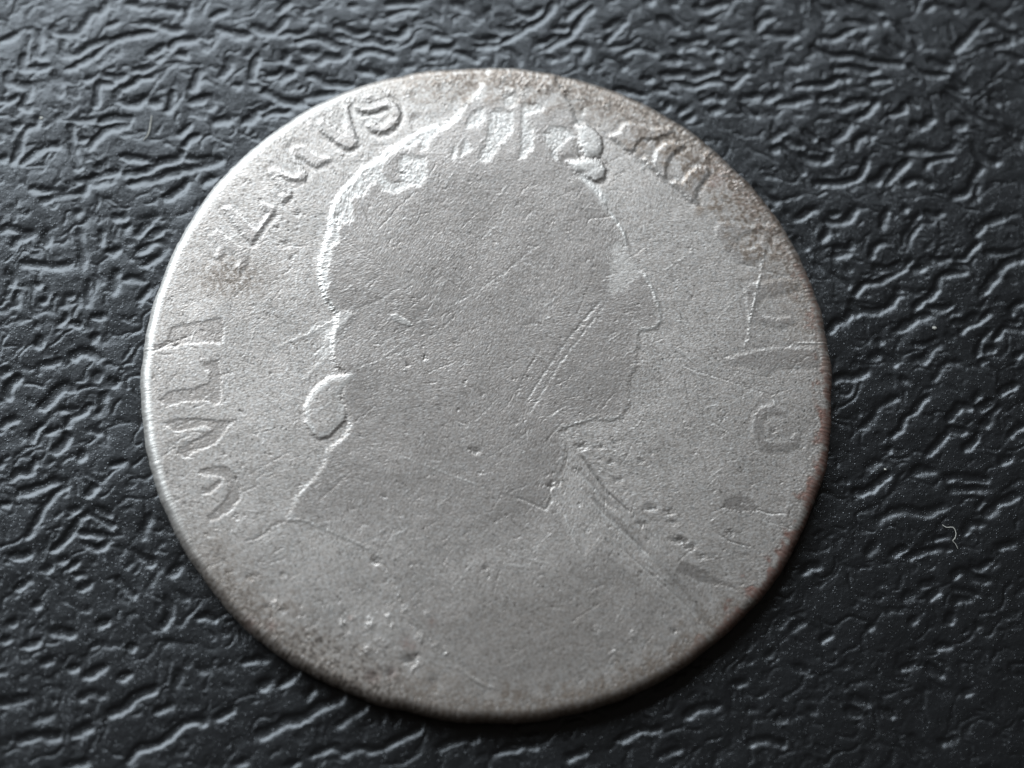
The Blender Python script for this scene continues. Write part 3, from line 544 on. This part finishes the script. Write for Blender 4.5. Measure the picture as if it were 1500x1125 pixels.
for P, w, h, fr, gr in SCR: ridge(P, w, h * (1.5 if P[0][0] > 840 and P[0][1] > 660 else .5), fr, gr, dash=0 if P[0][0] > 840 and P[0][1] > 660 else 2.0)
for k in range(480):                                   # small bright nicks
    t = rng.uniform(0, 6.283); r = 480 * math.sqrt(rng.random()); a = rng.normal(.2, .5); L = rng.uniform(1.0, 4.5)
    x, y = 712 + r * math.cos(t), 575 + r * .94 * math.sin(t)
    ridge([(x, y), (x + L * math.cos(a), y - L * math.sin(a))], rng.uniform(.8, 1.3), .0009, rng.uniform(.3, .8))
# many faint hairline scratches, mostly rising to the right
for k in range(620):
    a = rng.normal(.66, .28) if rng.random() < .7 else rng.uniform(0, math.pi)
    L = rng.gamma(2.0, 9.0) + 4; r = 480 * math.sqrt(rng.random()); t = rng.uniform(0, 6.283)
    cx, cy = 712 + r * math.cos(t), 575 + r * .94 * math.sin(t)
    dx, dy = math.cos(a) * L / 2, -math.sin(a) * L / 2; b = rng.normal(0, 1.2)
    P = [(cx - dx, cy - dy), (cx + b, cy + b), (cx + dx, cy + dy)]
    up = rng.random() < .4
    ridge(P, rng.uniform(.6, .95), (.0008 if up else -.0011) * rng.uniform(.5, 1.5), rng.uniform(.15, .5) if up else 0, 0 if up else rng.uniform(0, .2))

# pits
def pit(x, y, r, h, gr=.5, el=1.0):
    s = window(x - 4 * r, x + 4 * r, y - 4 * r, y + 4 * r)
    gxx, gyy = np.meshgrid(PX[s[1]], PY[s[0]])
    d2 = ((gxx - x + 1.1 * rag[s]) / (r * el)) ** 2 + ((gyy - y + 1.1 * rag[s][::-1]) / r) ** 2
    h = min(h * .65, .0042); H[s] -= h * np.exp(-d2) ; grime[s] = np.maximum(grime[s], gr * np.exp(-d2 * 1.6))
    H[s] += .1 * h * np.exp(-(np.sqrt(d2) - 1.7) ** 2 * 4)
for a in [(548,822,4,.007,.6,1.6),(552,826,3,.004,.2,1.3),(805,712,5,.009,.65,.8),(805,717,3,.003,.0,1),(818,711,3,.004,.2,1),(697,663,4,.005,.4,1.5),(689,660,3,.004,.4,1.2),
          (622,525,3,.006,.7,1),(597,536,3,.004,.5,1),(681,562,2.6,.005,.6,1),(707,580,2.4,.003,.4,1),(671,602,2.6,.004,.6,1),(752,558,2.4,.003,.4,1),
          (852,655,5,.006,.5,1.7),(880,655,4,.004,.5,1.3),(895,678,4,.005,.55,1.4),(938,676,4,.004,.5,1.4),(905,704,4,.004,.5,1.5),
          (952,744,5,.005,.55,2),(940,768,4,.005,.6,2),(980,750,4,.005,.5,2),(985,765,4,.005,.5,2),(992,791,5,.006,.6,2),(1000,793,4,.006,.6,2),(1010,801,5,.006,.6,2),(1029,814,4,.005,.6,2),
          (1069,780,4,.006,.6,1.5),(973,900,2.4,.005,.7,1),(988,923,4,.008,.7,1),(637,1000,10,.008,.25,1),(711,833,5,.004,.55,1),(414,841,4,.004,.4,1),(366,844,5,.004,.3,1.6),(344,700,3,.003,.5,1.3),
          (345,757,4,.005,.5,1),(374,636,3,.004,.5,1),(355,605,3,.003,.4,1),(438,313,5,.006,.5,1.2),(405,333,3,.006,.8,1),(381,293,3,.005,.6,1),(418,358,5,.005,.35,1.6),(426,379,3,.005,.6,1),
          (504,229,2.6,.004,.5,1),(532,230,2.6,.004,.5,1),(590,256,3,.005,.7,1.2),(493,319,4,.005,.4,1),(608,172,6,.005,.35,1.4),(575,171,5,.003,.25,1),(1065,524,2.4,.004,.6,1),(1015,437,2.4,.004,.5,1),
          (1133,630,3,.005,.7,1.3),(1046,812,3,.003,.4,1),(600,965,8,.008,.75,1.3),(572,985,8,.006,.6,1),(545,990,8,.005,.6,1),(610,960,4,.006,.8,1.2),(392,888,4,.004,.4,1.6)]: pit(*a)
for k in range(1500):
    t = rng.uniform(0, 6.283); r = 490 * math.sqrt(rng.random())
    x, y = 712 + r * math.cos(t), 575 + r * .94 * math.sin(t)
    dens = 1.0 if (x > 830 and y > 610) or x < 470 or y > 800 else .35
    if rng.random() < dens:
        pit(x, y, rng.uniform(.9, 2.1) * (1.3 if rng.random() < .12 else 1), rng.uniform(.0012, .0034), rng.uniform(.15, .6), rng.uniform(.8, 2.0))
for k in range(3600):                                  # tiny dark pin pits and dashes
    t = rng.uniform(0, 6.283); r = 495 * math.sqrt(rng.random())
    pit(712 + r * math.cos(t), 575 + r * .94 * math.sin(t), rng.uniform(.55, 1.0), rng.uniform(.0006, .0014), rng.uniform(.15, .5), rng.uniform(.8, 2.2))
# lumps left of the striking near the lower rim
for (x, y, r, h) in [(504,912,6,.006),(544,913,8,.007),(538,952,8,.007),(553,955,4,.005),(519,904,5,.004),(568,904,5,.006),(594,893,5,.006),(574,917,4,.006),(617,933,8,.006),(655,955,6,.006),(613,972,5,.006),(607,980,4,.005),(560,938,6,.005),(640,945,6,.004),(624,900,5,.004),
                     (404,882,5,.006),(410,886,4,.005),(440,905,5,.005),(448,895,4,.004),(455,936,5,.004),(512,930,5,.005),(540,140,6,.009),(556,144,5,.008),(570,132,8,.007),(512,146,6,.007),(505,162,3,.004),(455,180,8,.004),(420,200,9,.005),(600,130,8,.006),(640,120,9,.005),(660,117,8,.005),
                     (735,113,8,.006),(770,122,8,.006),(800,126,9,.006),(750,133,5,.006),(765,137,5,.005),(830,128,8,.006),(852,140,8,.006),(890,150,8,.006),(880,213,3,.003),(1010,190,8,.006),(1040,222,7,.006),(1065,250,8,.006),(1082,270,7,.006),(905,955,9,.004),(930,930,9,.004),(880,925,9,.004)]:
    s = window(x - 3 * r, x + 3 * r, y - 3 * r, y + 3 * r)
    gxx, gyy = np.meshgrid(PX[s[1]], PY[s[0]]); d2 = ((gxx - x + 1.8 * rag[s]) ** 2 + (gyy - y + 1.5 * rag[s][::-1]) ** 2) / (r * r) * 1.6
    H[s] += .55 * h * np.exp(-d2) * (1 + .25 * rag[s]); fresh_and_lit[s] = np.maximum(fresh_and_lit[s], .16 * np.exp(-d2))

# the surface itself: grain, undulation, doming, worn rim
grain = band_noise((RH, RW), 1.3, 4, 41); grain2 = band_noise((RH, RW), 3, 9, 42)
dirg = band_noise((RH, RW), 1.2, 6, 43, math.radians(-35), 5.0)
lowA = band_noise((RH, RW), 25, 110, 44); lowB = band_noise((RH, RW), 150, 600, 45)
roughness = 1 - .5 * smooth
H += roughness * (.0002 * grain + .00026 * grain2) + .00022 * dirg * (.6 + .6 * smooth)
H += .00018 * lowA + .0011 * lowB
rim = sstep(1.66, 1.84, RR)
rimn = band_noise((RH, RW), 5, 16, 46)
H += rim * (.003 + .0004 * rimn * sstep(1.72, 1.8, RR) * (1 - .8 * sstep(60, 20, np.abs(np.degrees(np.arctan2(CY, -CX))))))
H -= .05 * (RR / 1.9) ** 4
# toning, with a highlight painted on the left rim
deg = np.degrees(TH)
def arc(c, w): 
    dd = np.abs((deg - c + 180) % 360 - 180); return 1 - sstep(w * .45, w, dd)
mott = band_noise((RH, RW), 8, 40, 47); mott2 = band_noise((RH, RW), 3, 12, 48)
rr = RR + .035 * lowA + .006 * mott
mm = np.clip(.6 + .4 * mott + .10 * mott2, 0, 1)
brown = np.maximum(brown, arc(75, 46) * sstep(1.58, 1.80, rr) * (.25 + .6 * mm))
brown = np.maximum(brown, arc(35, 40) * sstep(1.58, 1.84, rr) * (.2 + .5 * mm))
brown = np.maximum(brown, arc(0, 45) * sstep(1.78, 1.89, rr) * (.3 + .4 * mm))
brown = np.maximum(brown, arc(-118, 40) * sstep(1.58, 1.84, rr) * (.2 + .45 * mm))
brown = np.maximum(brown, arc(-70, 40) * sstep(1.68, 1.86, rr) * (.25 + .5 * mm))
fresh_and_lit = np.maximum(fresh_and_lit, 1.0 * arc(165, 60) * sstep(1.825, 1.86, RR)); brown = np.maximum(brown, .12 * arc(160, 60) * sstep(1.66, 1.84, rr) * mm)  # left rim highlight painted pale; faint brown toning along the same arc
brown = np.maximum(brown, .8 * np.exp(-(((GX - 335) / 55) ** 2 + ((GY - 405) / 30) ** 2)) * np.clip(.65 + .4 * mott + .4 * mott2, 0, 1))
grime_smudge = .55 * np.exp(-(((GX - 338) / 50) ** 2 + ((GY - 405) / 26) ** 2)) * np.clip(.45 + .5 * mott + .5 * mott2, 0, 1)
brown = np.maximum(brown, .13 * np.exp(-(((GX - 790) / 170) ** 2 + ((GY - 930) / 90) ** 2)))
copper = np.maximum(copper, arc(-24, 38) * sstep(1.82, 1.87, rr) * (.5 + .4 * mm))
copper = np.maximum(copper, .5 * arc(36, 16) * sstep(1.70, 1.80, rr) * sstep(.5, 1.3, mott2))
copper = np.maximum(copper, .5 * arc(12, 14) * sstep(1.80, 1.87, rr) * mm)
for (x, y, r) in [(595,942,9),(604,946,6),(575,985,7),(545,990,9),(633,912,6),(513,905,4),(398,915,8),(365,912,10),(1050,262,9),(1045,268,7)]:
    copper = np.maximum(copper, .55 * np.exp(-((GX - x) ** 2 + (GY - y) ** 2) / (r * r)) * np.clip(.6 + .5 * mott2, 0, 1))
brown = np.maximum(brown, arc(42, 30) * sstep(1.50, 1.72, rr) * np.clip(.45 + .45 * mott + .25 * lowA, 0, .9))
grime = np.maximum(grime, .5 * arc(45, 32) * sstep(1.6, 1.8, rr) * sstep(.1, 1.3, mott))
grime = np.maximum(grime, .45 * arc(-125, 30) * sstep(1.7, 1.86, rr) * sstep(-.2, 1.2, mott))
grime = np.maximum(grime, grime_smudge)
grime = np.maximum(grime, .4 * arc(72, 40) * sstep(1.62, 1.78, rr) * sstep(.2, 1.4, mott))
grime = np.maximum(grime, .35 * sstep(1.0, 2.2, -grain2 * .6 - mott2 * .8))
grime = np.maximum(grime, arc(-115, 14) * sstep(1.6, 1.8, rr) * sstep(.3, 1.4, mott) * .7)
fresh_and_lit = np.maximum(fresh_and_lit, .35 * sstep(1.1, 2.4, grain + .5 * dirg))
fresh_and_lit = np.maximum(fresh_and_lit, .5 * arc(97, 32) * sstep(1.60, 1.70, RR) * sstep(.0, 1.2, mott2 + .3) * (1 - sstep(1.82, 1.88, RR)))

# ------------------------------------------------------------------ coin mesh: polar sheet over the face, round the edge and under
ZT = .185
ox, oy = to_plane([p[0] for p in OUTLINE], [p[1] for p in OUTLINE], .13)
oth = np.arctan2(oy, ox); orr = np.hypot(ox, oy); o_ = np.argsort(oth); oth, orr = oth[o_], orr[o_]
NTH = 2040
th = np.linspace(-math.pi, math.pi, NTH, endpoint=False)
rad = np.interp(th, np.r_[oth[-6:] - 2 * math.pi, oth, oth[:6] + 2 * math.pi], np.r_[orr[-6:], orr, orr[:6]])
k = np.exp(-np.linspace(-2.2, 2.2, 61) ** 2); k /= k.sum()
rad = np.convolve(np.r_[rad[-30:], rad, rad[:30]], k, 'valid')
en = np.zeros(NTH)
for w_, a_ in ((23, .0022), (61, .0022), (140, .0022), (300, .0012)):
    en += a_ * np.interp(np.arange(NTH) / NTH * w_, np.arange(w_ + 1), np.r_[(t_ := rng.standard_normal(w_)), t_[0]])
rad = rad.mean() + .45 * (rad - rad.mean()) + en
RND = .06                                             # rounding of the worn rim
def rim_at(t): return np.interp(np.mod(t + math.pi, 2 * math.pi), np.r_[th + math.pi, 2 * math.pi], np.r_[rad, rad[0]])
def sample(A, x, y, z=.17):
    u, v = to_photo(x, y, np.full_like(x, z))
    return bilin(A, (u - X0) * SC, (v - Y0) * SC)
NG = 880                                              # square grid bent into the disc, so that it is even all over
g1_ = np.linspace(-1, 1, NG + 1)
U_, V_ = np.meshgrid(g1_, g1_)
big = np.abs(U_) >= np.abs(V_)
with np.errstate(divide='ignore', invalid='ignore'):
    r_ = np.where(big, U_, V_)
    ph = np.where(big, math.pi / 4 * np.nan_to_num(V_ / U_), math.pi / 2 - math.pi / 4 * np.nan_to_num(U_ / V_))
ux, uy = r_ * np.cos(ph), r_ * np.sin(ph)
sc_r = rim_at(np.arctan2(uy, ux)) - RND
xs, ys = ux * sc_r, uy * sc_r
zs = ZT + sample(H, xs, ys)
gi = np.arange((NG + 1) ** 2).reshape(NG + 1, NG + 1)
quads = np.stack([gi[:-1, :-1], gi[:-1, 1:], gi[1:, 1:], gi[1:, :-1]], -1).reshape(-1, 4)
loop = np.r_[gi[0, :-1], gi[:-1, -1], gi[-1, :0:-1], gi[:0:-1, 0]]      # counter-clockwise border
co = [np.stack([xs, ys, zs], -1).reshape(-1, 3)]
n_face = len(quads)
bt = np.arctan2(ys.ravel()[loop], xs.ravel()[loop]); radb = rim_at(bt); flat = radb - RND; zr = zs.ravel()[loop]
rimbump = band_noise((64, 2048), 3, 14, 51)
NE = 22; prev = loop; base_i = len(co[0]); NB = len(loop)
def add_ring(x, y, z):
    global prev, quads, base_i
    co.append(np.stack([x, y, z], -1)); cur = base_i + np.arange(NB); base_i += NB
    quads = np.vstack([quads, np.stack([prev, cur, np.roll(cur, -1), np.roll(prev, -1)], -1)]); prev = cur
for i in range(1, NE + 1):
    t = i / NE
    if t <= .5:
        a = t / .5 * math.pi / 2
        r2 = flat + RND * math.sin(a); z_ = zr - RND * (1 - math.cos(a))
    else:
        b = (t - .5) / .5
        r2 = radb - .004 + .004 * math.cos(b * 6.28) - .06 * max(0, b - .75); z_ = (zr - RND) * (1 - b) + .004 * b
    n_ = bilin(rimbump, (bt + math.pi) / (2 * math.pi) * 2048, np.full(NB, 8.0 + i), True) * .0007 * min(1, 3 * t)
    add_ring((r2 + n_) * np.cos(bt), (r2 + n_) * np.sin(bt), z_ + n_ * .5)
for f in (.9, .5):                                    # underside
    x_, y_ = co[-1][:, 0], co[-1][:, 1]
    add_ring(x_ * f, y_ * f, np.full(NB, .004))
co = np.vstack(co)
# smooth normals of the whole coin, handed on to every part so that no seam shows
A_, B_, C_, D_ = (co[quads[:, i]] for i in range(4))
fn = np.cross(C_ - A_, D_ - B_)
vn = np.zeros_like(co)
for i in range(4): 
    for c in range(3): vn[:, c] += np.bincount(quads[:, i], fn[:, c], len(co))
vn /= np.linalg.norm(vn, axis=1)[:, None] + 1e-12
attrs = {}
pu, pv = to_photo(co[:, 0], co[:, 1], np.full(len(co), .17))
uu, vv = (pu - X0) * SC, (pv - Y0) * SC
for nme, Arr in (('fresh_and_lit', fresh_and_lit), ('brown', brown), ('copper', copper), ('grime', grime), ('smooth', smooth)):
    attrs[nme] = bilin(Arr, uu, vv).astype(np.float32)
fx, fy = co[quads].mean(1)[:, :2].T
fu, fv = to_photo(fx, fy, np.full(len(fx), .17))
reg = region[np.clip(((fv - Y0) * SC).round().astype(int), 0, RH - 1), np.clip(((fu - X0) * SC).round().astype(int), 0, RW - 1)].copy()
reg[n_face:] = 99                              # the edge

coin = bpy.data.objects.new('silver_coin', None); COL.objects.link(coin)
coin['label'] = 'large worn grey silver coin with a faint profile head, lying on black leatherette'
coin['category'] = 'coin'
def part(name, ids, parent, label=None):
    m_ = np.isin(reg, ids)
    if not m_.any(): return None
    q_ = quads[m_]; us = np.unique(q_); rm = np.full(len(co), -1); rm[us] = np.arange(len(us))
    me = grid_mesh(name, co[us], rm[q_])
    for nme, a in attrs.items():
        at = me.attributes.new(nme, 'FLOAT', 'POINT'); at.data.foreach_set('value', a[us])
    me.normals_split_custom_set_from_vertices(vn[us].tolist())
    o = link(name, me, SILVER, parent)
    if label: o['label'] = label
    return o
part('field', [0], coin)
part('edge', [99], coin, 'reddish brown worn edge')
portrait = part('portrait', [R_PORTRAIT], coin, 'flat worn profile head facing right')
part('eye', [R_EYE], portrait)
for k in range(3): part('hair_curl', [R_CURL + k], portrait)
for k in range(len(LOCKS)): part('hair_lock', [R_LOCK + k], portrait)
for k, (ch, P) in enumerate(FLAKES): part('letter', [R_LETTER + 20 + k], coin, 'almost vanished letter ' + ch)
for k, (ch, f, polys) in enumerate(LETTERS): part('letter', [R_LETTER + k], coin, 'raised worn letter ' + ch)

# ------------------------------------------------------------------ lint on the leatherette
def fibre(path, r, label, name='lint_fibre', cat='lint'):
    px = np.array([p[0] for p in path]); py = np.array([p[1] for p in path])
    x, y = to_plane(px, py, .015)
    P = np.c_[x, y, leather_height(x, y) + np.array([p[2] for p in path])]
    # resample smoothly
    t = np.arange(len(P)); tt = np.linspace(0, len(P) - 1, 8 * len(P))
    Q = np.empty((len(tt), 3))
    for c in range(3):
        m_ = np.gradient(P[:, c]); i = np.minimum(tt.astype(int), len(P) - 2); u = tt - i
        Q[:, c] = (2*u**3-3*u**2+1)*P[i, c]+(u**3-2*u**2+u)*m_[i]+(-2*u**3+3*u**2)*P[i+1, c]+(u**3-u**2)*m_[i+1]
    T = np.gradient(Q, axis=0); T /= np.linalg.norm(T, axis=1)[:, None]
    B = np.cross(T, [0, 0, 1.0]); B /= np.linalg.norm(B, axis=1)[:, None]; Nn = np.cross(B, T)
    K = 6; vs = []; n = len(Q)
    for i in range(n):
        rr_ = r * (.5 + .5 * math.sin(math.pi * min(1, .15 + .85 * i / (n - 1))) ** .5)
        for k in range(K):
            a = k / K * 6.2832; vs.append(Q[i] + rr_ * (math.cos(a) * B[i] + math.sin(a) * Nn[i]))
    fs = [(i*K+k, i*K+(k+1) % K, (i+1)*K+(k+1) % K, (i+1)*K+k) for i in range(n - 1) for k in range(K)]
    fs += [tuple(range(K))[::-1], tuple((n-1)*K + k for k in range(K))]
    me = bpy.data.meshes.new(name); me.from_pydata([tuple(v) for v in vs], [], fs); me.update()
    o = link(name, me, FIBRE); o['label'] = label; o['category'] = cat
    return o
fibre([(222.5,170,.02),(220.5,180,.012),(219,190,.012),(216,197,.01),(210,204,.006)], .0034, 'straight pale lint fibre on the black leatherette left of the coin')
fibre([(1381,768,.008),(1387,772,.01),(1396,773,.02),(1400,781,.02),(1399,788,.016),(1396,792,.012),(1400,796,.008),(1404,803,.004)], .0018, 'curly pale lint hair on the black leatherette right of the coin')
def speck(x, y, r, label):
    cx, cy = to_plane(np.array([x], float), np.array([y], float), .01)
    z = float(leather_height(cx, cy)[0]) + r * .5
    r_ = np.random.default_rng(int(x)); vs = []; fs = []
    K, L = 8, 5
    for j in range(1, L):
        for k in range(K):
            p, a = math.pi * j / L, k / K * 6.2832; q_ = r * r_.uniform(.7, 1.2)
            vs.append((cx[0] + q_ * 1.3 * math.sin(p) * math.cos(a), cy[0] + q_ * math.sin(p) * math.sin(a), z + .6 * q_ * math.cos(p)))
    for j in range(L - 2):
        for k in range(K): fs.append((j*K+k, j*K+(k+1) % K, (j+1)*K+(k+1) % K, (j+1)*K+k))
    fs += [tuple(range(K)), tuple((L-2)*K + k for k in range(K))[::-1]]
    me = bpy.data.meshes.new('dust_speck'); me.from_pydata(vs, [], fs); me.update()
    o = link('dust_speck', me, FIBRE); o['label'] = label; o['category'] = 'dust'
speck(60, 172, .009, 'pale dust speck on the leatherette at the far left, level with the upper rim')
speck(1369, 480, .009, 'white dust speck on the leatherette right of the coin, level with its middle')
speck(1297, 687, .006, 'tiny tan dust speck on the leatherette beside the lower right rim')
